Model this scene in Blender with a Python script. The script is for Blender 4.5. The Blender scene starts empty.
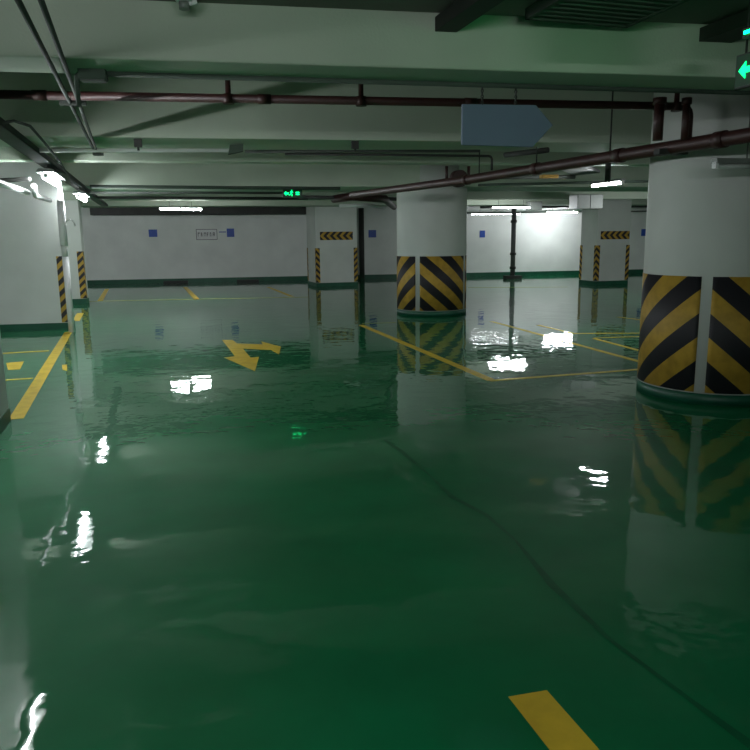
import bpy, bmesh, math, random
from mathutils import Vector as V, Matrix
random.seed(7)
S = bpy.context.scene
COL = S.collection

# ------------------------------------------------------------------ camera
FPX = 730.0; PITCH = math.atan(138/FPX); ROLL = .011
F = V((0, math.cos(PITCH), -math.sin(PITCH)))
R0 = V((1, 0, 0)); U0 = V((0, math.sin(PITCH), math.cos(PITCH)))
RR = math.cos(ROLL)*R0 - math.sin(ROLL)*U0
UU = math.sin(ROLL)*R0 + math.cos(ROLL)*U0
CAM = V((0, 0, 1.55))
cd = bpy.data.cameras.new('camera'); cam = bpy.data.objects.new('camera', cd); COL.objects.link(cam)
cd.sensor_width = 36; cd.lens = 36*FPX/750; cd.clip_start = .02; cd.clip_end = 200
M = Matrix((RR, UU, -F)).transposed().to_4x4(); M.translation = CAM
cam.matrix_world = M
S.camera = cam

def at(x, y, z):
    "point of the place at height z seen at photo pixel x, y (used once, to survey the plan)"
    d = F + RR*((x-375)/FPX) + UU*((375-y)/FPX)
    return CAM + d*((z-CAM.z)/d.z)

A = math.radians(10)            # beams and far wall
EX = V((math.cos(A), math.sin(A), 0)); EY = V((-math.sin(A), math.cos(A), 0))
B = math.radians(17)            # columns and bay lines
CX = V((math.cos(B), math.sin(B), 0)); CY = V((-math.sin(B), math.cos(B), 0))
Z = V((0, 0, 1))

# ------------------------------------------------------------------ materials
def nodes(name):
    m = bpy.data.materials.new(name); m.use_nodes = True
    nt = m.node_tree; b = nt.nodes['Principled BSDF']
    return m, nt, b
def mat(name, col, rough=.6, metal=0, var=.12, scale=3, bump=0.0, spec=.5, detail=5, var_low=None):
    m, nt, b = nodes(name)
    tc = nt.nodes.new('ShaderNodeTexCoord'); n = nt.nodes.new('ShaderNodeTexNoise')
    n.inputs['Scale'].default_value = scale; n.inputs['Detail'].default_value = detail
    nt.links.new(tc.outputs['Object'], n.inputs['Vector'])
    r = nt.nodes.new('ShaderNodeValToRGB')
    r.color_ramp.elements[0].position = .3; r.color_ramp.elements[1].position = .7
    r.color_ramp.elements[0].color = (*[c*(1-var) for c in col], 1)
    r.color_ramp.elements[1].color = (*[min(1, c*(1+var)) for c in col], 1)
    nt.links.new(n.outputs['Fac'], r.inputs[0]); nt.links.new(r.outputs[0], b.inputs['Base Color'])
    b.inputs['Roughness'].default_value = rough; b.inputs['Metallic'].default_value = metal
    b.inputs['Specular IOR Level'].default_value = spec
    if bump:
        bp = nt.nodes.new('ShaderNodeBump'); bp.inputs['Strength'].default_value = bump; bp.inputs['Distance'].default_value = .01
        n2 = nt.nodes.new('ShaderNodeTexNoise'); n2.inputs['Scale'].default_value = 60
        nt.links.new(tc.outputs['Object'], n2.inputs['Vector']); nt.links.new(n2.outputs['Fac'], bp.inputs['Height'])
        nt.links.new(bp.outputs[0], b.inputs['Normal'])
    return m
def emis(name, col, s):
    m, nt, b = nodes(name)
    b.inputs['Base Color'].default_value = (*col, 1)
    b.inputs['Emission Color'].default_value = (*col, 1); b.inputs['Emission Strength'].default_value = s
    return m

def floor_coat(nt, b, rough, strength=.5, weight=1):
    "self-levelled epoxy: long shallow ripples and a thin wet looking clear coat"
    g = nt.nodes.new('ShaderNodeNewGeometry')
    mp = nt.nodes.new('ShaderNodeMapping'); mp.inputs['Scale'].default_value = (1, 1, 1)
    mp.inputs['Rotation'].default_value = (0, 0, -.2)
    nt.links.new(g.outputs['Position'], mp.inputs['Vector'])
    n1 = nt.nodes.new('ShaderNodeTexNoise'); n1.inputs['Scale'].default_value = 3.2; n1.inputs['Detail'].default_value = 2.5
    n2 = nt.nodes.new('ShaderNodeTexNoise'); n2.inputs['Scale'].default_value = .7; n2.inputs['Detail'].default_value = 1
    for n in (n1, n2): nt.links.new(mp.outputs[0], n.inputs['Vector'])
    ad = nt.nodes.new('ShaderNodeMath'); ad.operation = 'MULTIPLY_ADD'; ad.inputs[1].default_value = 1.1
    nt.links.new(n2.outputs['Fac'], ad.inputs[0]); nt.links.new(n1.outputs['Fac'], ad.inputs[2])
    bp = nt.nodes.new('ShaderNodeBump'); bp.inputs['Strength'].default_value = strength; bp.inputs['Distance'].default_value = .0078
    nt.links.new(ad.outputs[0], bp.inputs['Height'])
    nt.links.new(bp.outputs[0], b.inputs['Normal']); nt.links.new(bp.outputs[0], b.inputs['Coat Normal'])
    b.inputs['Roughness'].default_value = .55; b.inputs['Specular IOR Level'].default_value = .08
    b.inputs['Coat Weight'].default_value = weight; b.inputs['Coat Roughness'].default_value = rough
    b.inputs['Coat IOR'].default_value = 1.43
def floor_mat():
    m, nt, b = nodes('green epoxy floor')
    g = nt.nodes.new('ShaderNodeNewGeometry')
    n = nt.nodes.new('ShaderNodeTexNoise'); n.inputs['Scale'].default_value = .9; n.inputs['Detail'].default_value = 8; n.inputs['Roughness'].default_value = .6
    nt.links.new(g.outputs['Position'], n.inputs['Vector'])
    r = nt.nodes.new('ShaderNodeValToRGB'); e = r.color_ramp.elements
    e[0].position = .35; e[0].color = (.001, .125, .040, 1); e[1].position = .62; e[1].color = (.0015, .165, .055, 1)
    nt.links.new(n.outputs['Fac'], r.inputs[0]); nt.links.new(r.outputs[0], b.inputs['Base Color'])
    floor_coat(nt, b, .018)
    return m
def line_mat(name, col):
    m, nt, b = nodes(name)
    g = nt.nodes.new('ShaderNodeNewGeometry')
    n = nt.nodes.new('ShaderNodeTexNoise'); n.inputs['Scale'].default_value = 7; n.inputs['Detail'].default_value = 6
    nt.links.new(g.outputs['Position'], n.inputs['Vector'])
    r = nt.nodes.new('ShaderNodeValToRGB'); e = r.color_ramp.elements
    e[0].position = .3; e[0].color = (*[c*.78 for c in col], 1); e[1].position = .6; e[1].color = (*col, 1)
    nt.links.new(n.outputs['Fac'], r.inputs[0]); nt.links.new(r.outputs[0], b.inputs['Base Color'])
    floor_coat(nt, b, .06, weight=.4)
    return m
def stripe_mat(name, period, slope, phase, yellow=(.50, .31, .035), black=(.012, .012, .016), duty=.5):
    "hazard stripes from the UV map, which is laid out in metres"
    m, nt, b = nodes(name)
    uv = nt.nodes.new('ShaderNodeTexCoord'); sp = nt.nodes.new('ShaderNodeSeparateXYZ')
    nt.links.new(uv.outputs['UV'], sp.inputs[0])
    ab = nt.nodes.new('ShaderNodeMath'); ab.operation = 'ABSOLUTE'; nt.links.new(sp.outputs['X'], ab.inputs[0])
    ml = nt.nodes.new('ShaderNodeMath'); ml.operation = 'MULTIPLY_ADD'; ml.inputs[1].default_value = slope
    nt.links.new(ab.outputs[0], ml.inputs[0]); nt.links.new(sp.outputs['Y'], ml.inputs[2])
    ad = nt.nodes.new('ShaderNodeMath'); ad.operation = 'ADD'; ad.inputs[1].default_value = phase + 50*period
    nt.links.new(ml.outputs[0], ad.inputs[0])
    dv = nt.nodes.new('ShaderNodeMath'); dv.operation = 'DIVIDE'; dv.inputs[1].default_value = period
    nt.links.new(ad.outputs[0], dv.inputs[0])
    fr = nt.nodes.new('ShaderNodeMath'); fr.operation = 'FRACT'; nt.links.new(dv.outputs[0], fr.inputs[0])
    gt = nt.nodes.new('ShaderNodeMath'); gt.operation = 'GREATER_THAN'; gt.inputs[1].default_value = duty
    nt.links.new(fr.outputs[0], gt.inputs[0])
    n = nt.nodes.new('ShaderNodeTexNoise'); n.inputs['Scale'].default_value = 9; n.inputs['Detail'].default_value = 6
    nt.links.new(uv.outputs['Object'], n.inputs['Vector'])
    r = nt.nodes.new('ShaderNodeValToRGB'); e = r.color_ramp.elements
    e[0].position = .3; e[0].color = (*[c*.7 for c in yellow], 1); e[1].position = .6; e[1].color = (*yellow, 1)
    nt.links.new(n.outputs['Fac'], r.inputs[0])
    mx = nt.nodes.new('ShaderNodeMix'); mx.data_type = 'RGBA'
    mx.inputs[6].default_value = (*black, 1)
    nt.links.new(gt.outputs[0], mx.inputs[0]); nt.links.new(r.outputs[0], mx.inputs[7])
    nt.links.new(mx.outputs[2], b.inputs['Base Color'])
    b.inputs['Roughness'].default_value = .62
    return m

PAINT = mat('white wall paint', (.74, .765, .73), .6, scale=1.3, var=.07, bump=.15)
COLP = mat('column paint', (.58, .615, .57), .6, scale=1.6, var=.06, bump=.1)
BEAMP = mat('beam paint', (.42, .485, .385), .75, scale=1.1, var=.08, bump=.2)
SLABP = mat('slab concrete', (.17, .165, .145), .85, scale=.9, var=.15, bump=.3)
FLOOR = floor_mat()
YEL = line_mat('yellow line paint', (.66, .47, .035))
PALE = line_mat('pale yellow line paint', (.40, .42, .10))
SKIRT = mat('green skirting paint', (.005, .080, .042), .45, var=.2, scale=4)
RED = mat('dark red pipe paint', (.038, .010, .008), .5, scale=8, var=.25)
DUCT = mat('dull galvanised duct', (.10, .105, .10), .6, metal=.3, scale=5, var=.2)
DARK = mat('dark duct', (.030, .032, .028), .7, scale=4, var=.3)
GALV = mat('galvanised conduit', (.075, .085, .075), .8, metal=0, spec=.2, scale=9)
PVC = mat('white plastic pipe', (.75, .76, .74), .3, var=.04)
GPIPE = mat('grey green pipe', (.06, .085, .065), .8, var=.15, spec=.2)
HOUS = mat('lamp housing', (.22, .24, .22), .4, metal=.2)
BLUE = mat('blue plate', (.02, .075, .40), .45, var=.1)
ARROW = mat('slate blue panel', (.15, .19, .28), .7, var=.06)
WHITE = mat('white plate', (.72, .73, .72), .4, var=.05)
INK = mat('sign ink', (.02, .02, .025), .5)
RUB = mat('black rubber', (.015, .016, .015), .6)
ORNG = mat('faded orange yellow box', (.45, .25, .03), .6)
SEAM = line_mat('floor seam', (.0012, .10, .034))
TUBE = emis('lit tube', (.93, .97, 1.0), 290)
WIDE = emis('lit wide lamp', (.90, .95, 1.0), 130)
STRIPG = emis('green strip glow', (.0, 1.0, .22), 14)
WEAK = emis('lit dim tube', (.93, .97, 1.0), 35)
TUBEOFF = mat('unlit tube glass', (.42, .45, .42), .25, var=.03)
EXITG = emis('exit sign green', (.0, .9, .25), 2.2)
GLOW = emis('added green glow face', (.05, 1.0, .25), 5)
EXITD = mat('exit sign dark green face', (.004, .05, .02), .3)
BOXD = mat('exit sign housing', (.02, .025, .022), .5)
STR_COL = stripe_mat('hazard wrap stripes', .434, .86, 0.0)
STR_GRD = stripe_mat('corner guard stripes', .19, 1.0, 0.0)
STR_CHV = stripe_mat('chevron stripes', .212, 1.0, 0.0, duty=.5)

# ------------------------------------------------------------------ mesh builder
class MB:
    def __init__(s): s.v = []; s.f = []; s.uv = {}; s.sm = set()
    def face(s, idx, uv=None, smooth=False):
        s.f.append(tuple(idx))
        if uv: s.uv[len(s.f)-1] = uv
        if smooth: s.sm.add(len(s.f)-1)
    def box(s, o, a, b, c):
        "o corner, a b c edge vectors (right handed)"
        k = len(s.v); o = V(o); a = V(a); b = V(b); c = V(c)
        s.v += [o, o+a, o+a+b, o+b, o+c, o+a+c, o+a+b+c, o+b+c]
        for q in ((3,2,1,0), (4,5,6,7), (0,1,5,4), (1,2,6,5), (2,3,7,6), (3,0,4,7)): s.face([k+i for i in q])
        return s
    def cbox(s, c, ax, ay, sx, sy, sz):
        "centre c, horizontal axes, full sizes"
        return s.box(V(c)-ax*(sx/2)-ay*(sy/2)-Z*(sz/2), ax*sx, ay*sy, Z*sz)
    def prism(s, pts, d):
        k = len(s.v); n = len(pts); pts = [V(p) for p in pts]; d = V(d)
        s.v += pts + [p+d for p in pts]
        s.face([k+i for i in range(n)][::-1]); s.face([k+n+i for i in range(n)])
        for i in range(n):
            j = (i+1) % n; s.face([k+i, k+j, k+n+j, k+n+i])
        return s
    def tube(s, pts, r, n=12, cap=True, radii=None):
        pts = [V(p) for p in pts]; k0 = len(s.v); m = len(pts)
        prev = None
        for i, p in enumerate(pts):
            t = (pts[min(i+1, m-1)] - pts[max(i-1, 0)]).normalized()
            if prev is None:
                u = t.cross(Z) if abs(t.z) < .95 else t.cross(V((1, 0, 0)))
            else:
                u = prev - t*prev.dot(t)
            u.normalize(); prev = u; w = t.cross(u)
            rr = radii[i] if radii else r
            for j in range(n):
                a = 2*math.pi*j/n; s.v.append(p + u*(rr*math.cos(a)) + w*(rr*math.sin(a)))
        for i in range(m-1):
            for j in range(n):
                a = k0+i*n+j; b = k0+i*n+(j+1) % n
                s.face([a, b, b+n, a+n], smooth=True)
        if cap:
            s.face([k0+j for j in range(n)][::-1]); s.face([k0+(m-1)*n+j for j in range(n)])
        return s
    def build(s, name, m, parent=None, bevel=0, root=None):
        me = bpy.data.meshes.new(name)
        org = parent.matrix_world.translation.copy() if parent is not None else V((0, 0, 0))
        if parent is not None:
            org = wpos(parent)
            base = V((0,0,0))
        else:
            c = sum(s.v, V((0,0,0)))/len(s.v); base = V((c.x, c.y, min(p.z for p in s.v))); org = base
        me.from_pydata([tuple(p-org) for p in s.v], [], s.f)
        if s.uv:
            l = me.uv_layers.new(name='UVMap')
            for fi, p in enumerate(me.polygons):
                if fi in s.uv:
                    for li, q in zip(p.loop_indices, s.uv[fi]): l.data[li].uv = q
        for fi in s.sm: me.polygons[fi].use_smooth = True
        bm = bmesh.new(); bm.from_mesh(me); bmesh.ops.recalc_face_normals(bm, faces=bm.faces); bm.to_mesh(me); bm.free()
        me.materials.append(m)
        o = bpy.data.objects.new(name, me); COL.objects.link(o)
        if parent is not None: o.parent = parent
        else: o.location = org
        if bevel:
            b = o.modifiers.new('bevel', 'BEVEL'); b.width = bevel; b.segments = 2; b.limit_method = 'ANGLE'
        return o
def wpos(o):
    p = V(o.location)
    while o.parent is not None: o = o.parent; p = p + V(o.location)
    return p
def tag(o, label, cat, group=None, kind=None):
    o['label'] = label; o['category'] = cat
    if group: o['group'] = group
    if kind: o['kind'] = kind
    return o
def thing(name, label, cat, loc, group=None):
    o = bpy.data.objects.new(name, None); COL.objects.link(o); o.location = V(loc); o.empty_display_size = .1
    return tag(o, label, cat, group)
def struct(o, label=None):
    o['kind'] = 'structure'
    if label: o['label'] = label
    return o
def arc(c, a, b, r, a0, a1, n=8):
    return [c + a*(r*math.cos(a0+(a1-a0)*i/n)) + b*(r*math.sin(a0+(a1-a0)*i/n)) for i in range(n+1)]

# ------------------------------------------------------------------ room shell
SLABZ = 3.12; SLABL = 2.80; BZ = 2.50
def bandline(D): return V((0, D, 0))           # beams are named by where they cross x = 0
WALLO = V((-6.3, 26.75, 0))                    # a point of the far wall
XL, XR = -13.0, 17.0
def hull(z0, z1):
    return [EX*XL + EY*(-7) + Z*z0, EX*XR + EY*(-7) + Z*z0, EX*XR + EY*29 + Z*z0, EX*XL + EY*29 + Z*z0]
wd = WALLO.dot(EY)
def ring(x0, x1, y0, y1, z0, h):
    return MB().box(EX*x0 + EY*y0 + Z*z0, EX*(x1-x0), EY*(y1-y0), Z*h)
struct(ring(XL-.2, XR+.2, -7.2, wd+.2, -.1, .1).build('floor', FLOOR))
struct(ring(XL-.2, XR+.2, -7.2, wd+.2, SLABZ, .2).build('ceiling', SLABP))
struct(ring(XL, XR, -.7, 4.40*math.cos(A)+.02, SLABL, SLABZ-SLABL).build('ceiling', SLABP))
struct(ring(XL, XR, wd, wd+.2, 0, SLABZ).build('wall_back', PAINT))
struct(ring(XL-.2, XL, -7.2, wd+.2, 0, SLABZ).build('wall_left', PAINT))
struct(ring(XR, XR+.2, -7.2, wd+.2, 0, SLABZ).build('wall_right', PAINT))
struct(ring(XL, XR, -7.2, -7.0, 0, SLABZ).build('wall_front', PAINT))
struct(ring(XL, XR, wd-.012, wd, 0, .15).build('baseboard_back', SKIRT))

# beams: front line distance at x=0, width, underside height
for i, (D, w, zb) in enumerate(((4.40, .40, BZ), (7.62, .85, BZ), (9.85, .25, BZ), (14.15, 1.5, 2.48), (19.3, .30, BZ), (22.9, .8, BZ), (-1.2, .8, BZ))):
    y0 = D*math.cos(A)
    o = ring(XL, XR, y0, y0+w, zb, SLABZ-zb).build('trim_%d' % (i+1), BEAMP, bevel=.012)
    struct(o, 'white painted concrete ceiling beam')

# ------------------------------------------------------------------ columns
def round_column(c, R, seam, label, hb=1.17, skirt=.105):
    root = thing('round_column', label, 'column', c, 'round striped columns')
    MB().tube([c+Z*0, c+Z*SLABZ], R, 72).build('shaft', COLP, root)
    MB().tube([c+Z*0, c+Z*skirt], R+.007, 72).build('skirting', SKIRT, root)
    # four printed panels, each a quarter turn, with white gaps between
    gap = .034/R*1.35
    for k in range(4):
        a0 = seam + k*math.pi/2 + gap; a1 = seam + (k+1)*math.pi/2 - gap
        m = MB(); n = 24; rr = R+.004
        flip = k % 2
        for i in range(n+1):
            a = a0+(a1-a0)*i/n
            u = (i/n)*(a1-a0)*R
            if flip: u = (a1-a0)*R - u
            d = V((math.cos(a), math.sin(a), 0))
            m.v += [c+d*rr+Z*(skirt+.012), c+d*rr+Z*hb, c+d*(R+.0005)+Z*(skirt+.012), c+d*(R+.0005)+Z*hb]
            if i:
                b = i*4; p = b-4
                up = (((i-1)/n)*(a1-a0)*R); up = (a1-a0)*R-up if flip else up
                v0 = skirt+.012-hb + .11; v1 = .11
                m.face([p, b, b+1, p+1], [(up, v0), (u, v0), (u, v1), (up, v1)], True)
                m.face([p+2, p+3, b+3, b+2]); m.face([p+1, b+1, b+3, p+3], [(up, v1), (u, v1), (u, v1), (up, v1)]); m.face([p, p+2, b+2, b], [(up, v0)]*4)
        m.face([0, 1, 3, 2]); e = n*4; m.face([e, e+2, e+3, e+1])
        m.build('hazard_panel', STR_COL, root)
    return root
C1 = V((3.335, 7.13, 0)); C2 = V((1.17, 14.95, 0))
def seam_angle(c, px, py, z):
    "direction from the column axis to the vertical seam"
    p = at(px, py, z); return p
def seam_for(c, R, frac):
    view = (V((0, 0, 0)) - V((c.x, c.y, 0))).normalized()
    return math.atan2(view.y, view.x) + math.asin(frac)
round_column(C1, .68, seam_for(C1, .70, -.12), 'large round white column nearest the camera at right, black and yellow chevrons and green foot')
round_column(C2, .70, seam_for(C2, .70, -.385), 'round white column in the middle of the garage with black and yellow chevrons, next to the long yellow line')

def guard(parent, c, ax, ay, w, z0, z1, name='corner_guard'):
    "L shaped striped corner guard, corner at c, legs along +ax and +ay"
    t = .008; m = MB()
    o = c - ax*t - ay*t
    # leg along ax (outer face normal -ay)
    def plate(o, a, n, w):
        k = len(m.v); p = [o+Z*z0, o+a*w+Z*z0, o+a*w+Z*z1, o+Z*z1]
        q = [x+n*t for x in p]; m.v += p+q
        uv = [(0, 0), (w, 0), (w, z1-z0), (0, z1-z0)]
        m.face([k, k+1, k+2, k+3], uv); m.face([k+7, k+6, k+5, k+4], uv)
        for i in range(4):
            j = (i+1) % 4; m.face([k+i, k+4+i, k+4+j, k+j], [uv[i], uv[i], uv[j], uv[j]])
    plate(o, ax, ay, w+t); plate(o+ay*t, ay, ax, w)
    return m.build(name, STR_GRD, parent)
def square_pillar(c, w, d, label, chev=None, corners=(0, 1, 2, 3), ax=CX, ay=CY, gw=.12, group=None, gz=(.13, 1.22)):
    "c = front left corner, w along ax, d along ay"
    root = thing('square_pillar', label, 'pillar', c+ax*(w/2)+ay*(d/2), group)
    MB().box(c, ax*w, ay*d, Z*SLABZ).build('shaft', COLP, root, bevel=.01)
    MB().box(c-ax*.008-ay*.008, ax*(w+.016), ay*(d+.016), Z*.12).build('skirting', SKIRT, root)
    cs = [(c, ax, ay), (c+ax*w, -ax, ay), (c+ax*w+ay*d, -ax, -ay), (c+ay*d, ax, -ay)]
    for i in corners: guard(root, *cs[i], gw, *gz)
    if chev:
        x0, cw, z0, ch = chev; m = MB(); n = 24
        o = c+ax*x0-ay*.006
        # chevrons pointing left: u runs with height from the middle, v along the strip
        for (za, zb, ua, ub) in ((z0, z0+ch/2, ch/2, 0), (z0+ch/2, z0+ch, 0, ch/2)):
            k = len(m.v); m.v += [o+Z*za, o+ax*cw+Z*za, o+ax*cw+Z*zb, o+Z*zb]
            m.face([k, k+1, k+2, k+3], [(ua, 0), (ua, -cw), (ub, -cw), (ub, 0)])
        m.v += [o+ay*.005+Z*z0, o+ax*cw+ay*.005+Z*z0, o+ax*cw+ay*.005+Z*(z0+ch), o+ay*.005+Z*(z0+ch)]
        m.face([8, 11, 10, 9]); m.face([0, 8, 9, 1]); m.face([7, 6, 10, 11]); m.face([0, 3, 11, 8]); m.face([3, 7, 11]); m.face([1, 9, 2]); m.face([2, 9, 10, 6])
        m.build('chevron_plate', STR_CHV, root)
    return root
square_pillar(V((-1.83, 23.5, 0)), 1.36, 1.35, 'square white pillar at the far wall left of the middle column, chevron plate pointing left', chev=(.14, 1.08, 1.47, .26), group='square pillars')
square_pillar(V((6.90, 22.9, 0)), 1.18, .90, 'square white pillar far right beside the big round column, chevron plate pointing left', chev=(.12, 1.04, 1.40, .25), group='square pillars')
square_pillar(V((-5.39, 12.88, 0))-EX*3.2, 3.2, .35, 'broad white wall pier on the left behind the white downpipe, stains near its foot', corners=(1,), ax=EX, ay=EY, gw=.13, gz=(.13, 1.28))
square_pillar(V((-7.16, 18.2, 0))-EX*1.5, 1.5, .3, 'white pier farther back on the left, behind the broad pier with the downpipe', corners=(1,), ax=EX, ay=EY, gw=.13, gz=(.13, 1.28))
square_pillar(at(10, 421, 0) - CX*1.2 - CY*1.1, 1.2, 1.1, 'white pier cut by the left edge of the picture, nearest to the camera', corners=(1,), ax=CX, ay=CY, gw=.10, gz=(.13, 1.2))
# stain marks on the broad pier
# ------------------------------------------------------------------ floor markings
def paint(name, pts, label, cat, m=YEL, z=.0025, group=None):
    mb = MB(); k = len(pts)
    mb.prism([V((p.x, p.y, .0002)) for p in pts], Z*z)
    return tag(mb.build(name, m), label, cat, group)
def strip(p0, p1, w, label, m=YEL, z=.0025, group='bay lines', name='painted_line'):
    p0 = V(p0); p1 = V(p1); t = (p1-p0).normalized(); n = Z.cross(t)*(w/2)
    return paint(name, [p0-n, p1-n, p1+n, p0+n], label, 'floor marking', m, z, group)
def G(x, y): return at(x, y, 0)
l0 = at(68.5, 332, 0); l1 = at(16, 419, 0)
strip(at(80.5, 313, 0), at(76, 321, 0), .14, 'short yellow line piece just behind the downpipe at left')
strip(l0, l1 , .125, 'thick yellow line on the left running from the white downpipe to the near pier')
e0, e1, e2, e3 = G(508.4, 697.2), G(546.8, 690.8), G(599.5, 750), G(549, 750)
dv = (e2-e1+e3-e0)*.5*4
paint('painted_line', [e0, e3+dv*.6, e2+dv*.6, e1], 'short thick yellow line nearest the camera at the bottom edge', 'floor marking')
a1 = G(492, 380.5)
strip(G(361, 325), a1, .105, 'long yellow line slanting past the middle column towards the camera')
strip(a1-CX*.03, G(760, 360.5), .075, 'yellow line running right from the slanting line to the foot of the big column')
strip(G(492, 321.5), G(700, 378), .085, 'yellow line slanting right behind the big column, pale with glare at its start')
strip(G(538, 325), G(573, 333.3), .075, 'short slanting stub of the narrow yellow bay corner', group=None)
strip(G(572, 333.6), G(690, 332.8), .075, 'thin yellow line going right from the slanting stub')
strip(G(594, 338.5), G(690, 364), .075, 'yellow arm of the wedge nearest the round column, slanting down right')
strip(G(594, 338.0), G(690, 335.0), .06, 'yellow arm of the wedge running level behind the round column')
strip(G(618, 317), G(690, 326), .07, 'faint yellow line beyond the wedge at the far right')
strip(G(362, 323.6), G(396, 322.6), .05, 'faint thin line joining the slanting line to the middle column', m=PALE)
strip(G(468, 287.5), G(568, 287), .12, 'pale yellow line along the far bays right of the middle column', m=PALE)
strip(G(80, 301.5), G(308, 297), .15, 'pale yellow line along the far bays on the left', m=PALE)
strip(G(107, 289), G(100, 301), .13, 'short yellow divider at the far left bays')
strip(G(185, 287), G(197, 299.5), .14, 'bright yellow divider in the middle of the far left bays')
strip(G(268, 287), G(292, 296.5), .12, 'pale yellow divider next to the left square pillar')
strip(G(0, 353.5), G(49, 350.8), .075, 'upper thin yellow line in the small bay at left')
strip(G(0, 380.5), G(33, 378.3), .075, 'lower thin yellow line in the small bay at left')
paint('painted_mark', [G(6, 363), G(8, 370), G(20, 369.5), G(24, 361.5)], 'stubby yellow bay number mark between two thin lines', 'floor marking', YEL)
paint('painted_mark', [G(62, 365), G(62.5, 370), G(67, 371), G(67, 364.5)], 'tiny orange paint spot beside the thick left line', 'floor marking', YEL)
ar = [(222,340),(232.5,340),(237,343.5),(263,344.5),(261,341.5),(281,346.8),(279,354.5),(271,350),(243,348.7),(250.5,357.6),(259,357),(255,371.3),(224,357.6),(235,356.4)]
paint('direction_arrow', [G(*p) for p in ar][::-1], 'yellow two-headed direction arrow painted on the open green floor', 'floor arrow')
# dark seam in the coating
sm = [(385, 440), (402, 452), (428, 474), (452, 497), (486, 515), (515, 540), (552, 585), (610, 640), (690, 700), (760, 752)]
m = MB(); pts = [G(*p) for p in sm]
for i, p in enumerate(pts):
    t = (pts[min(i+1, len(pts)-1)]-pts[max(i-1, 0)]).normalized(); n = Z.cross(t)*(.014+.008*math.sin(i*2.3))
    m.v += [p-n+Z*.0015, p+n+Z*.0015]
    if i: m.face([2*i-2, 2*i, 2*i+1, 2*i-1])
tag(m.build('floor_crack', SEAM), 'dark wandering crack line in the green floor coating', 'crack')

# ------------------------------------------------------------------ lamps
def tube_lamp(c, d, L, label, z=None, lit=True, hang=None, n=1, group='tube lamps', r=.017):
    "c centre of the tube; d horizontal direction"
    c = V(c); d = V((d.x, d.y, 0)).normalized(); s = Z.cross(d)
    root = thing('tube_lamp', label, 'lamp', c+Z*.06, group)
    m = MB()
    w = .045 if r < .03 else .10; e = .0 if r < .03 else .025
    prof = [(-w, .02+e), (w, .02+e), (w*.7, .06+e), (-w*.7, .06+e)]
    m.prism([c-d*(L/2)+s*a+Z*b for a, b in prof], d*L)
    m.build('housing', HOUS, root)
    MB().tube([c-d*(L/2-.03), c+d*(L/2-.03)], r, 12).build('tube', (WEAK if r < .01 else TUBE if r < .03 else WIDE) if lit else TUBEOFF, root)
    for sg in (-1, 1):
        MB().cbox(c+d*(sg*(L/2-.012))+Z*.008, d, s, .024, .05, .05).build('socket', WHITE, root)
    if hang:
        for sg in ((-1, 1) if L > .8 else (0,)):
            q = c+d*(sg*L*.32)
            MB().tube([q+Z*.055, V((q.x, q.y, hang))], .005, 6).build('hanger_rod', GALV, root)
    return root
LD = (at(82, 198, 2.3)-at(52, 180, 2.3)).normalized()
T = 2.28
L1 = at(52, 180, T); L2 = at(82, 198, T)
tube_lamp(L1, LD, 1.2, 'lit tube lamp at upper left, the nearer and larger of the two glaring ones', hang=2.42, r=.042)
tube_lamp(L2, LD, 1.2, 'lit tube lamp at upper left, the farther and smaller of the two glaring ones', hang=2.42, r=.042)
L0 = V((-2.77, 5.15, T)); tube_lamp(L0, LD, 1.2, 'lit tube lamp just out of view at the left', hang=SLABZ, r=.0125)
a, b = at(159, 209, 2.3), at(180, 209, 2.3)
tube_lamp((a+b)/2, EX, (b-a).length, 'left one of the two lit tubes end to end before the far left wall', hang=BZ, r=.024)
a, b = at(181.5, 209.3, 2.3), at(202, 209.5, 2.3)
tube_lamp((a+b)/2, EX, (b-a).length, 'right one of the two lit tubes end to end before the far left wall', hang=BZ, r=.024)
a, b = at(493, 208, 2.35), at(529, 207.6, 2.35)
tube_lamp((a+b)/2, EX, 1.2, 'lit tube lamp above the bright far wall, right of the middle column', hang=SLABZ, r=.011)
a, b = at(592, 186, 2.3), at(623, 182.6, 2.3)
tube_lamp((a+b)/2, b-a, (b-a).length, 'slanting lit tube lamp left of the top of the big round column', hang=SLABZ)
a, b = at(468, 214.5, 2.33), at(524, 214, 2.33)
tube_lamp((a+b)/2, b-a, 1.9, 'long thin lit tube close to the far wall, right of the middle column', hang=SLABZ, r=.007)
tube_lamp(at(562, 212.3, 2.37), EX, 1.2, 'lit tube lamp partly behind pipes near the bright far wall', hang=SLABZ, r=.021)
q = at(737, 166.5, 2.06)
tube_lamp(q+EX*.08, EX, .56, 'small unlit tube lamp hanging on a thin rod in front of the big column', lit=False, hang=BZ)
for (x, y, dd, w) in ((-.9, -.5, CX, 'above and behind the camera at left'), (1.2, -2.6, EX, 'over the aisle behind the camera'), (8.8, 8.0, CX, 'beyond the right edge of the picture'), (7.7, 17.0, CX, 'deep in the garage behind the big round column'), (-9.7, 21.2, EX, 'hidden behind the left piers'), (-7.3, 15.2, EX, 'behind the broad left pier'), (-6.1, 8.2, CX, 'in the bay beyond the left edge of the picture')):
    tube_lamp(V((x, y, T)), dd, 1.2, 'added unseen tube lamp '+w, hang=SLABZ)  # unseen lamps added to brighten columns, piers, beams and far walls

# ------------------------------------------------------------------ cable tray over left lamps
t0 = L1-LD*4.7; t1 = L2+LD*7
t0.z = t1.z = 2.42; s = Z.cross(LD)
tray = MB()
tray.box(t0-s*.08, (t1-t0), s*.16, Z*.012)
tray.box(t0-s*.08, (t1-t0), s*.006, Z*.06); tray.box(t0+s*.074, (t1-t0), s*.006, Z*.06)
tag(tray.build('cable_tray', GALV), 'galvanised cable tray carrying the glaring lamps at upper left', 'cable tray')

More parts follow.
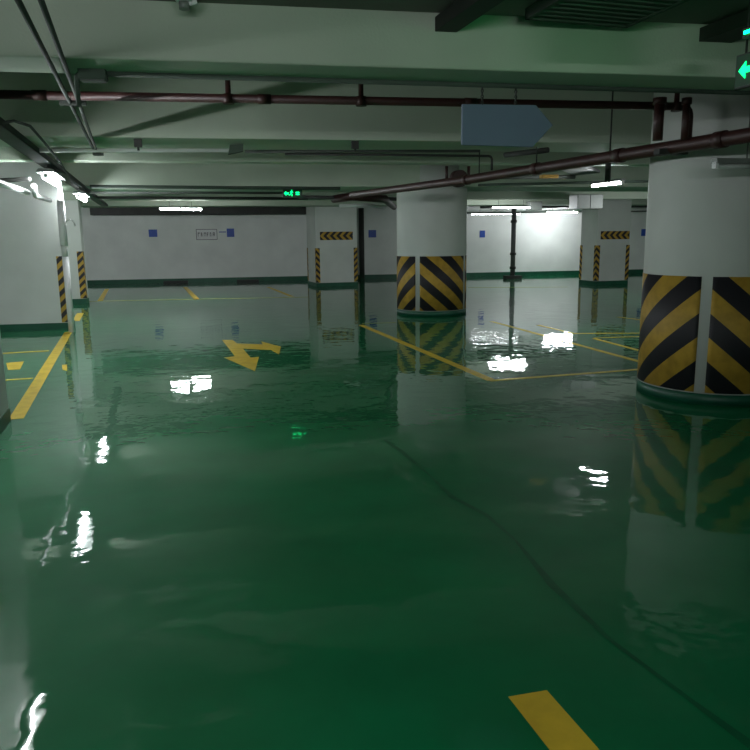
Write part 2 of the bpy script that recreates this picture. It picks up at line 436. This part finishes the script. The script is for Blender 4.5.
def pipe(name, pts, r, m, label, cat='pipe', group=None, n=12):
    return tag(MB().tube(pts, r, n).build(name, m), label, cat, group)
def bend(p, q, r_, k, steps=6):
    "points rounding the corner p->k->q with radius r_"
    a = (p-k).normalized(); b = (q-k).normalized()
    s0 = k+a*r_; s1 = k+b*r_
    return [s0*(1-t)**2 + k*2*t*(1-t) + s1*t*t for t in [i/steps for i in range(steps+1)]]

# conduits running away under the beams
z = 2.475
c0, c1 = at(18, 0, z), at(93, 148, z)
dd = (c1-c0).normalized()
pipe('conduit', [c0-dd*4, c0+dd*(c1-c0).length], .013, GALV, 'left one of the paired thin conduits running away at upper left', 'conduit', 'paired conduits')
c2, c3 = at(41, 0, z), at(97, 152, z)
d2 = (c3-c2).normalized()
pipe('conduit', [c2-d2*4, c3], .013, GALV, 'right one of the paired thin conduits running away at upper left', 'conduit', 'paired conduits')
bx = at(98, 153, 2.47); tag(MB().cbox(bx, EX, EY, .1, .1, .05).build('junction_box', DUCT, bevel=.005), 'small dark box where the two thin conduits end', 'junction box')
p = at(73, 103, 2.47)
m = MB(); m.cbox(p, EX, EY, .17, .03, .03)
tag(m.build('conduit_clamp', GALV), 'flat clamp bar across the paired conduits', 'clamp')

# beam edge conduit (under the rear edge of the first beam) with box
q0, q1 = at(104, 73.5, 2.49), at(760, 93, 2.49)
pipe('conduit', [q0, q1+(q1-q0).normalized()*2], .017, GPIPE, 'long grey green conduit along the edge of the nearest beam', 'conduit')
bq = at(93, 74, 2.48)
g = thing('junction_box', 'grey junction box at the left end of the long beam conduit', 'junction box', bq)
MB().cbox(bq, EX, EY, .15, .09, .07).build('body', GPIPE, g, bevel=.006)
MB().cbox(bq-Z*.038, EX, EY, .13, .075, .008).build('lid', DUCT, g, bevel=.002)
pp = bq-EX*.09
pipe('conduit', [pp+EX*.05, pp+EX*.012, pp-Z*.012, pp-Z*.18], .014, GPIPE, 'short conduit dropping from the left end of the grey junction box', 'conduit')

# red sprinkler main with risers and elbow
ZS = 2.60
s0, s1 = at(0, 94.5, ZS), at(690, 106.5, ZS)
sd = (s1-s0).normalized()
root = thing('sprinkler_main', 'dark red sprinkler pipe crossing behind the nearest beam, elbow at its right end', 'pipe', (s0+s1)/2)
down = s1 - Z*.26
MB().tube([s0-sd*.15] + bend(s0, down, .09, s1) + [down], .032, 14).build('pipe_run', RED, root)
for fx in (228, 361, 676):
    t = (fx)/690; k = s0 + (s1-s0)*0
    # point of the run nearest to that picture column
    best = min((abs(((s0+(s1-s0)*(i/400))-CAM).dot(RR)/((s0+(s1-s0)*(i/400))-CAM).dot(F)*FPX+375-fx), i) for i in range(401))[1]
    P = s0+(s1-s0)*(best/400)
    MB().tube([P-Z*.04, P+Z*.03], .044, 12).build('tee_fitting', RED, root)
    MB().tube([P, P+Z*.14, P+Z*.141, P+Z*.165, P+Z*.166, P+Z*.19], .0, 10, radii=[.022, .02, .032, .032, .012, .012]).build('riser', RED, root)
for i in range(4):
    P = s0+(s1-s0)*(.05+.3*i)
    MB().tube([P-sd*.05, P+sd*.05], .037, 14).build('coupling', RED, root)

# large red drain pipe running away
ZB = 2.27
b0, b1 = at(750, 135, ZB), at(462, 180.5, ZB); b2 = at(352, 195, ZB)
bd = (b1-b0).normalized()
root = thing('main_pipe', 'thick dark red pipe running away along the tops of the round columns', 'pipe', b0)
MB().tube([b0-bd*5, b0, b1, b2], .056, 18).build('pipe_run', RED, root)
for t in (.06, .32, .62, .97):
    P = b0+(b1-b0)*t; MB().tube([P-bd*.05, P+bd*.05], .066, 18).build('coupling', RED, root)
for t in (.35, .62, .9):
    P = b0+(b1-b0)*t
    MB().tube([P+Z*.05, V((P.x, P.y, SLABZ))], .008, 6).build('hanger_rod', DARK, root)
# end flange seen as a disc over the middle column
P = at(460, 178.5, 2.36)
g = thing('valve', 'round dark red valve body with two bolts over the middle column', 'valve', P)
MB().tube([P-bd*.02, P+bd*.10], .12, 24).build('body', RED, g)
for sx in (-.2, .13):
    Q = P+EX*sx; MB().tube([Q-Z*.05, Q+Z*.17], .022, 8).build('bolt', RED, g)
# branch stubs at the big column: two verticals and a flange plate
for (px, y0, y1, rr, lb) in ((660, 98, 152, .040, 'left dark vertical pipe with capped top before the big column'), (687, 98, 140, .030, 'right slimmer vertical pipe with capped top before the big column')):
    zt = 2.63
    Pt = at(px, y0, zt); 
    g = thing('stub_pipe', lb, 'pipe', Pt-Z*.30, 'vertical stub pipes')
    MB().tube([Pt-Z*.33, Pt-Z*.03], rr, 14).build('pipe_run', RED, g)
    MB().tube([Pt-Z*.05, Pt], rr*1.35, 14).build('cap', RED, g)
P = at(671, 152, 2.235)
m = MB(); m.cbox(P, EX, EY, .27, .09, .05)
tag(m.build('flange_plate', DARK, bevel=.006), 'dark flat plate below the vertical stub pipes', 'bracket')

# thin dark line below second beam, drops to big pipe
h0, h1 = at(285, 153.8, 2.45), at(492, 156, 2.45)
hd = h1 - Z*.16
pipe('branch_pipe', [h0] + bend(h0, hd, .05, h1) + [hd], .014, DARK, 'thin dark pipe under the second beam dropping onto the thick red pipe')
w0, w1 = at(30, 150.5, 2.46), at(232, 150.5, 2.46)
pipe('conduit', [w0, w1], .02, PVC, 'pale conduit under the second beam at left', 'conduit')
w2, w3 = at(245, 151.5, 2.46), at(480, 151, 2.46)
pipe('conduit', [w2, w3], .015, GALV, 'pale conduit under the second beam left of the hanging arrow panel', 'conduit')
for (px, py, lb) in ((138, 143, 'dark hanger clip under the second beam at left'), (355, 145, 'dark hanger clip under the second beam at the middle')):
    P = at(px, py, 2.46)
    g = tag(MB().cbox(P, EX, EY, .07, .05, .075).tube([P, P-Z*.07], .012, 8).build('hanger_clip', DARK), lb, 'bracket', 'hanger clips')
P = at(236, 149, 2.44)
m = MB().prism([P-EX*.08-Z*.05, P+EX*.07-Z*.02, P+EX*.075+Z*.05, P-EX*.06+Z*.04], EY*.08)
tag(m.build('lamp_bracket', GPIPE), 'tilted grey green bracket under the second beam', 'bracket')

# pipes before the third and fourth beams, seen edge on
for (x0, y0, x1, y1, r, mm, lb, zz) in (
    (90, 186.5, 340, 188.5, .03, GPIPE, 'grey green pipe along the underside of the beam above the left far bays', 2.44),
    (90, 192.5, 283, 193.0, .022, GALV, 'thin pale pipe above the left far bays, behind the grey green one', 2.42),
    (80, 197.5, 308, 198.5, .03, DARK, 'dark thin pipe left of the hanging green exit sign', 2.44),
    (470, 177.5, 575, 177, .03, GALV, 'pale pipe above the two right lamps, upper one', 2.46),
    (478, 185, 655, 181, .022, GPIPE, 'dark green pipe below the pale one at right', 2.42),
    (465, 213, 655, 211, .022, GALV, 'thin pale pipe before the top of the bright far wall', 2.40),
    (300, 197, 440, 200, .04, DARK, 'dark pipe above the left square pillar', 2.40)):
    pipe('pipe', [at(x0, y0, zz), at(x1, y1, zz)], r, mm, lb)
# elbow cluster over left square pillar
k0, k1, k2, k3 = at(334, 199, 2.38), at(352, 196.5, 2.38), at(385, 199, 2.38), at(394, 207, 2.38)
pipe('pipe', [k0, k1, k2, k3], .085, RED, 'thick dark pipe with bends over the left square pillar')
pipe('pipe', [at(340, 206, 2.36), at(368, 205, 2.36), at(385, 208, 2.36)], .045, PVC, 'pale grey pipe below the dark bent pipe over the left square pillar')
# dark boxes added to stand for the dark gap along top of far wall
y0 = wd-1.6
o = ring(-4.9, 2.7, y0, y0+.5, 2.36, .76).build('dark_gap_box', DARK, bevel=.01)
tag(o, 'long dark box standing in for the dark gap along the top of the far left wall', 'duct', 'ceiling ducts')
o = ring(8.3, 15.2, y0-1.0, y0-.5, 2.50, .30).build('dark_gap_box', DARK, bevel=.01)
tag(o, 'dark box standing in for the dark gap high along the far right wall above the lamps', 'duct', 'ceiling ducts')
# white casing boxes at right far
P = at(586, 202, 2.38)
m = MB(); m.cbox(P, EX, EY, .70, .5, .36); g = m.build('duct_box', HOUS, bevel=.01); tag(g, 'pale grey metal box over the right square pillar', 'duct box')
m = MB(); m.cbox(P-EY*.255, EX, EY, .012, .012, .36)
o = m.build('panel_joint', DUCT); o.parent = g; o.location = o.location - g.location
P = at(534, 206, 2.42)
tag(MB().cbox(P, EX, EY, .4, .3, .26).build('control_box', HOUS, bevel=.01), 'small grey box right of the lit tube before the bright wall', 'control box')
P = at(549, 176.5, 2.42)
tag(MB().cbox(P, EX, EY, .26, .12, .05).build('cable_marker', ORNG, bevel=.006), 'small dull orange box fixed under pipes right of the arrow panel', 'box')
# slanted sheet duct at right
k = [at(562, 170, 2.5), at(580, 165, 2.5), at(600, 173, 2.5), at(572, 176, 2.5)]
tag(MB().prism(k, Z*.05).build('sheet_cover', DUCT), 'pale sheet metal cover behind the thick red pipe', 'cover')
k = [at(505, 152, 2.48), at(545, 149, 2.48)]
pipe('pipe', [at(505, 155, 2.46), at(548, 150, 2.46)], .03, DARK, 'short dark pipe right below the tip of the arrow panel')
m = MB(); P = at(608, 172, 2.3); m.tube([P-Z*.12, V((P.x, P.y, 2.62))], .035, 10)
tag(m.build('pipe_drop', DARK), 'dark vertical drop below the thick red pipe left of the big column', 'pipe')

# soil pipe at far wall
P = at(511, 278.5, 0) - EY*.15
g = thing('dark_upright', 'dark vertical drain pipe on the bright far wall', 'pipe', V((P.x, P.y, 0)))
base = V((P.x, P.y, 0))
MB().tube([base+Z*.1, base+Z*2.6], .085, 16).build('pipe_run', DUCT, g)
for zz in (.35, .85, 2.0): MB().tube([base+Z*zz, base+Z*(zz+.09)], .115, 16).build('collar', DARK, g)
MB().cbox(base+Z*.06, EX, EY, .62, .3, .12).build('foot', DARK, g, bevel=.01)
P = at(361, 279, 0); base = V((P.x, P.y, 0))-EY*.25
g = thing('dark_upright', 'dark vertical tube right behind the left square pillar', 'pipe', base)
MB().tube([base, base+Z*2.6], .10, 16).build('pipe_run', DARK, g)  # plain dark tube along the dark vertical strip beside the pillar

# white downpipe at the broad pier
base = at(73, 331.5, 0) - EY*.08; base.z = 0
g = thing('downpipe', 'white vertical plastic downpipe on the corner of the broad left pier', 'pipe', base)
MB().tube([base+Z*.0, base+Z*1.28], .052, 18).build('pipe_run', PVC, g)
MB().tube([base+Z*1.28, base+Z*1.46], .050, 18).build('coupling', COLP, g)
MB().tube([base+Z*1.46, base+Z*2.20], .062, 18).build('pipe_run', PVC, g)
P = base+Z*1.85+EX*.06-EY*.03
pipe('wire', [P, P+EX*.07+Z*.05, P+EX*.12+Z*.02, P+EX*.15-Z*.07], .010, PVC, 'short curled white wire beside the downpipe', 'wire')
# white pipe lengths leaving top left
u = [at(-30, 172, 2.15), at(0, 183, 2.15), at(27, 192.5, 2.15)]
pipe('pipe', u, .038, PVC, 'bright white pipe length at the left edge under the nearer glaring lamp')
u = [at(34, 186, 2.20), at(35.5, 196, 2.12), at(50, 200.5, 2.12)]
pipe('pipe', [u[0]] + bend(u[0], u[2], .03, u[1]) + [u[2]], .032, PVC, 'white pipe elbow beside the downpipe top')
pipe('cable', [at(-6, 124, 2.44), at(14, 121, 2.46), at(30, 126, 2.46), at(44, 142, 2.44), at(60, 162, 2.42), at(72, 182, 2.42), at(90, 198, 2.42)], .012, GALV, 'grey cable curving along the glaring lamps at upper left', 'cable')
pipe('pipe', [at(-10, 181, 2.3), at(30, 179, 2.3)], .028, DARK, 'short dark pipe at the left edge above the white pipe lengths')

# ------------------------------------------------------------------ overhead ducts near the camera
def soffit(px, py, z, w, h, back, label):
    P = at(px, py, z)
    m = MB().box(P, CX*w, -CY*back, Z*h)
    return tag(m.build('cable_duct', DARK, bevel=.004), label, 'duct', 'ceiling ducts')
soffit(433, 33, 2.70, .13, .08, 4.5, 'narrow dark cable duct under the slab ending above the arrow panel')
soffit(698, 42, 2.70, .22, .08, 4.5, 'dark cable duct under the slab ending left of the exit sign at right')
P = at(525, 18, 2.74)
g = thing('air_grille', 'large dark rectangular air grille with light frame on the ceiling', 'grille', P)
MB().box(P+CX*.02-CY*.04, CX*.62, -CY*1.0, Z*.05).build('core', DARK, g)
fr = MB(); W_, L_ = .66, 1.06
fr.box(P-Z*.01, CX*.025, -CY*L_, Z*.06); fr.box(P+CX*(W_-.025)-Z*.01, CX*.025, -CY*L_, Z*.06); fr.box(P-Z*.01, CX*W_, -CY*.025, Z*.06); fr.box(P-CY*(L_-.025)-Z*.01, CX*W_, -CY*.025, Z*.06)
fr.build('frame', GALV, g)
sl = MB()
for i in range(14): sl.box(P+CX*.03-CY*(.08+i*.068)-Z*.006, CX*.6, -CY*.012, Z*.03)
sl.build('louvre', DUCT, g)
# ceiling detector
P = at(184, -1, 2.76)
g = thing('smoke_detector', 'small pale ceiling detector at the top edge of the picture', 'detector', P)
MB().tube([P+Z*.04, P+Z*.01, P-Z*.015], .05, 18, radii=[.055, .055, .04]).build('base', PVC, g)
MB().tube([P-Z*.014, P-Z*.05], .028, 12).build('sensor_head', HOUS, g)
MB().tube([P-Z*.02+EX*.02, P-Z*.01+EX*.065], .014, 8).build('indicator', WHITE, g)

# ------------------------------------------------------------------ hanging arrow panel
ap = [at(462, 104, 2.40)]
D0 = 4.86
def onplane(px, py, D, ex=EX):
    "point of the vertical plane through (0, D) along ex"
    n = Z.cross(ex); o = V((0, D, 0)); d = F + RR*((px-375)/FPX) + UU*((375-py)/FPX)
    return CAM + d*((o-CAM).dot(n)/d.dot(n))
ol = [(462.5, 104), (536, 105), (553, 125), (533, 147), (462, 145)]
pts = [onplane(x, y, D0) for x, y in ol]
c = sum(pts, V((0, 0, 0)))/5
g = thing('arrow_panel', 'blank slate blue arrow-shaped panel hanging from the nearest beam, pointing right', 'sign', c)
MB().prism(pts, Z.cross(EX)*.025).build('panel', ARROW, g, bevel=.003)
for px in (482.5, 516):
    a = onplane(px, 104.5, D0) + EY*.01; a.z -= .01; m = MB()
    zt = 2.5; n = 7; st = (zt-a.z)/n
    for i in range(n):
        q = a+Z*(st*(i+.5)); ax = EX if i % 2 else EY
        ringp = [q+Z*(st*.62*math.cos(t))+ax*(.007*math.sin(t)) for t in [2*math.pi*j/8 for j in range(9)]]
        m.tube(ringp, .0042, 5, cap=False)
    m.build('chain', DARK, g)

# ------------------------------------------------------------------ exit signs
def run_man(o, ax, n, s, m=None):
    m = MB()
    "small running figure and door, drawn as thick bars in the sign plane; o = centre"
    def bar(a, b, w):
        A0 = o+ax*(a[0]*s)+Z*(a[1]*s); B0 = o+ax*(b[0]*s)+Z*(b[1]*s); t = (B0-A0).normalized(); k = t.cross(n)*(w*s/2)
        m.prism([A0-k, B0-k, B0+k, A0+k], n*.004)
    bar((-.02, .34), (.08, .34), .12); bar((.02, .25), (-.06, 0), .14); bar((-.06, 0), (.08, -.12), .09); bar((.08, -.12), (.03, -.32), .08)
    bar((-.06, 0), (-.16, -.16), .09); bar((-.16, -.16), (-.32, -.18), .08); bar((.0, .22), (.18, .12), .07); bar((0, .22), (-.18, .14), .07)
    return m
# sign at centre
P = at(292.5, 193.5, 2.39)
g = thing('exit_sign', 'small glowing green exit sign hanging left of the far square pillar', 'exit sign', P)
ex, n = EX, -EY
MB().cbox(P, EX, EY, .37, .04, .17).build('housing', BOXD, g, bevel=.004)
MB().cbox(P-EY*.021, EX, EY, .345, .004, .148).build('face', EXITD, g)
m = MB(); o = P-EY*.024
run_man(o-EX*.02, EX, n, .17).build('running_figure', EXITG, g)
for (x0, x1, z0, z1) in ((-.14, -.075, -.018, .018), (.06, .13, -.03, -.005), (.06, .13, .005, .03)):
    MB().box(o+EX*x0+Z*z0, EX*(x1-x0), -EY*.004, Z*(z1-z0)).build('sign_bar', EXITG, g)
m.prism([o+EX*-.165, o+EX*-.12+Z*.045, o+EX*-.12-Z*.045], -EY*.004)
m.build('arrow', EXITG, g)
for sx in (-.12, .12): MB().tube([P+EX*sx+Z*.08, V(((P+EX*sx).x, (P+EX*sx).y, BZ))], .004, 6).build('hanger_rod', DARK, g)
# sign at right, its plane runs towards the camera
Pn = at(735, 73, 2.37)
def right_sign(P, h, L, label, full=True):
    g = thing('exit_sign', label, 'exit sign', P)
    ax = -CY; nn = -CX
    MB().box(P-Z*(h/2), ax*L, CX*.03, Z*h).build('housing', BOXD, g, bevel=.004)
    MB().box(P-Z*(h/2-.01)+ax*.01-CX*.003, ax*(L-.02), CX*.003, Z*(h-.02)).build('face', EXITD, g)
    m = MB(); o = P-CX*.005+ax*.02
    k = h*.25
    if full:
        m.prism([o+ax*.012, o+ax*(.012+k*1.1)+Z*k, o+ax*(.012+k*1.1)+Z*k*.35, o+ax*(.012+k*2.6)+Z*k*.35, o+ax*(.012+k*2.6)-Z*k*.35, o+ax*(.012+k*1.1)-Z*k*.35, o+ax*(.012+k*1.1)-Z*k], nn*.004)
        run_man(o+ax*(L*.68), ax, nn, h*1.1).build('running_figure', EXITG, g)
    else:
        m.box(o-Z*.007, ax*(L-.05), nn*.004, Z*.014)
    m.build('arrow' if full else 'light_strip', EXITG if full else STRIPG, g)
    return g
g = right_sign(Pn, .17, .40, 'dark exit sign with glowing green arrow at the right edge')
MB().tube([Pn-CY*.05+CX*.015+Z*.08, Pn-CY*.05+CX*.015+Z*(SLABL-Pn.z)], .006, 6).build('hanger_rod', DARK, g)
P2 = at(742, 34, 2.50)
g = right_sign(P2, .05, .3, 'thin glowing green strip above the exit sign at the right edge', full=False)
MB().tube([P2-CY*.1+CX*.015+Z*.02, P2-CY*.1+CX*.015+Z*(SLABL-P2.z)], .005, 6).build('hanger_rod', DARK, g)

# unseen green sign added to throw green light on the nearest beam
P = V((1.30, 3.0, 2.59))
g = thing('exit_sign', 'added unseen green sign above the top edge of the picture, lighting the nearest beam', 'exit sign', P)
MB().cbox(P, EX, EY, .56, .03, .20).build('housing', BOXD, g, bevel=.004)
MB().cbox(P+EY*.017, EX, EY, .53, .004, .17).build('lit_face', GLOW, g)
for sx in (-.2, .2): MB().tube([P+EX*sx+Z*.09, V(((P+EX*sx).x, (P+EX*sx).y, SLABL))], .005, 6).build('hanger_rod', DARK, g)

# ------------------------------------------------------------------ wall plates
WD = WALLO.dot(EY)/EY.y
def wallp(px, py):
    d = F + RR*((px-375)/FPX) + UU*((375-py)/FPX)
    return CAM + d*((WALLO-CAM).dot(EY)/d.dot(EY))
def plate(x0, y0, x1, y1, m, name, label, t=.02, cat='sign', group=None):
    p = wallp(x0, y1); q = wallp(x1, y0); w = (q-p).dot(EX); h = q.z-p.z
    o = MB().box(p-EY*t, EX*w, EY*t, Z*h).build(name, m, bevel=.003)
    return tag(o, label, cat, group), p, w, h
plate(149, 229.5, 157, 237, BLUE, 'bay_plate', 'blue square bay plate on the far wall, leftmost one', group='blue bay plates')
plate(227, 228.5, 234, 237, BLUE, 'bay_plate', 'blue square bay plate right of the framed white notice', group='blue bay plates')
plate(368.5, 230, 376, 237.5, BLUE, 'bay_plate', 'blue square bay plate between the left square pillar and the middle column', group='blue bay plates')
plate(479.5, 230.5, 485, 237.5, BLUE, 'bay_plate', 'blue square bay plate just right of the middle column', group='blue bay plates')
plate(641, 229, 646.5, 236, BLUE, 'bay_plate', 'blue square bay plate seen left of the big round column', group='blue bay plates')
plate(142.5, 230, 148, 235.5, WHITE, 'label_plate', 'small white plate left of the leftmost blue plate')
plate(219, 231.5, 226, 232.5, BLUE, 'label_plate', 'thin pale blue strip joining the framed notice and a blue plate')
o, p, w, h = plate(196.5, 229, 217, 240, WHITE, 'wall_notice', 'white framed notice with small dark lettering on the far left wall')
fr = MB(); q = p-EY*.028
for (a, b, c_, d_) in ((0, w, 0, .018), (0, w, h-.018, h), (0, .018, 0, h), (w-.018, w, 0, h)):
    fr.box(q+EX*a+Z*c_, EX*(b-a), EY*.008, Z*(d_-c_))
f_ = fr.build('frame', INK); f_.parent = o; f_.location = f_.location-o.location
ink = MB(); xs = .06
for i, wd_ in enumerate((.07, .05, .075, .06, .05, .07)):
    x = .06+i*.105
    ink.box(q+EX*x+Z*h*.32, EX*.016, EY*.006, Z*h*.36)
    ink.box(q+EX*x+Z*h*.60, EX*wd_, EY*.006, Z*.03)
    if i % 2: ink.box(q+EX*x+Z*h*.44, EX*wd_*.8, EY*.006, Z*.025)
    if i % 3: ink.box(q+EX*(x+wd_-.014)+Z*h*.32, EX*.014, EY*.006, Z*h*.3)
i_ = ink.build('lettering', INK); i_.parent = o; i_.location = i_.location-o.location
# wheel stops
for (x0, x1, y, lb) in ((164, 188, 283.8, 'black rubber wheel stop at the far wall below the leftmost blue plate'), (237, 259, 282.5, 'black rubber wheel stop at the far wall below the framed notice'), (440, 458, 279.5, 'black rubber wheel stop at the far wall behind the middle column')):
    p, q = at(x0, y, 0), at(x1, y-.3, 0); c = (p+q)/2; c.z = 0
    g = thing('wheel_stop', lb, 'wheel stop', c, 'wheel stops')
    L = (q-p).length
    pr = [(-.08, 0), (.08, 0), (.055, .10), (-.055, .10)]
    MB().prism([c-EX*(L/2)+EY*a+Z*b for a, b in pr], EX*L).build('body', RUB, g, bevel=.01)

# ------------------------------------------------------------------ world and view
w = bpy.data.worlds.new('world'); S.world = w; w.use_nodes = True
w.node_tree.nodes['Background'].inputs[0].default_value = (.5, .6, .55, 1)
w.node_tree.nodes['Background'].inputs[1].default_value = .08
S.view_settings.view_transform = 'Standard'; S.view_settings.look = 'None'
S.view_settings.exposure = 0.0; S.view_settings.gamma = 1
S.view_settings.use_curve_mapping = False
S.cycles.max_bounces = 8; S.cycles.diffuse_bounces = 5; S.cycles.glossy_bounces = 4
S.cycles.sample_clamp_indirect = 4; S.cycles.use_denoising = True
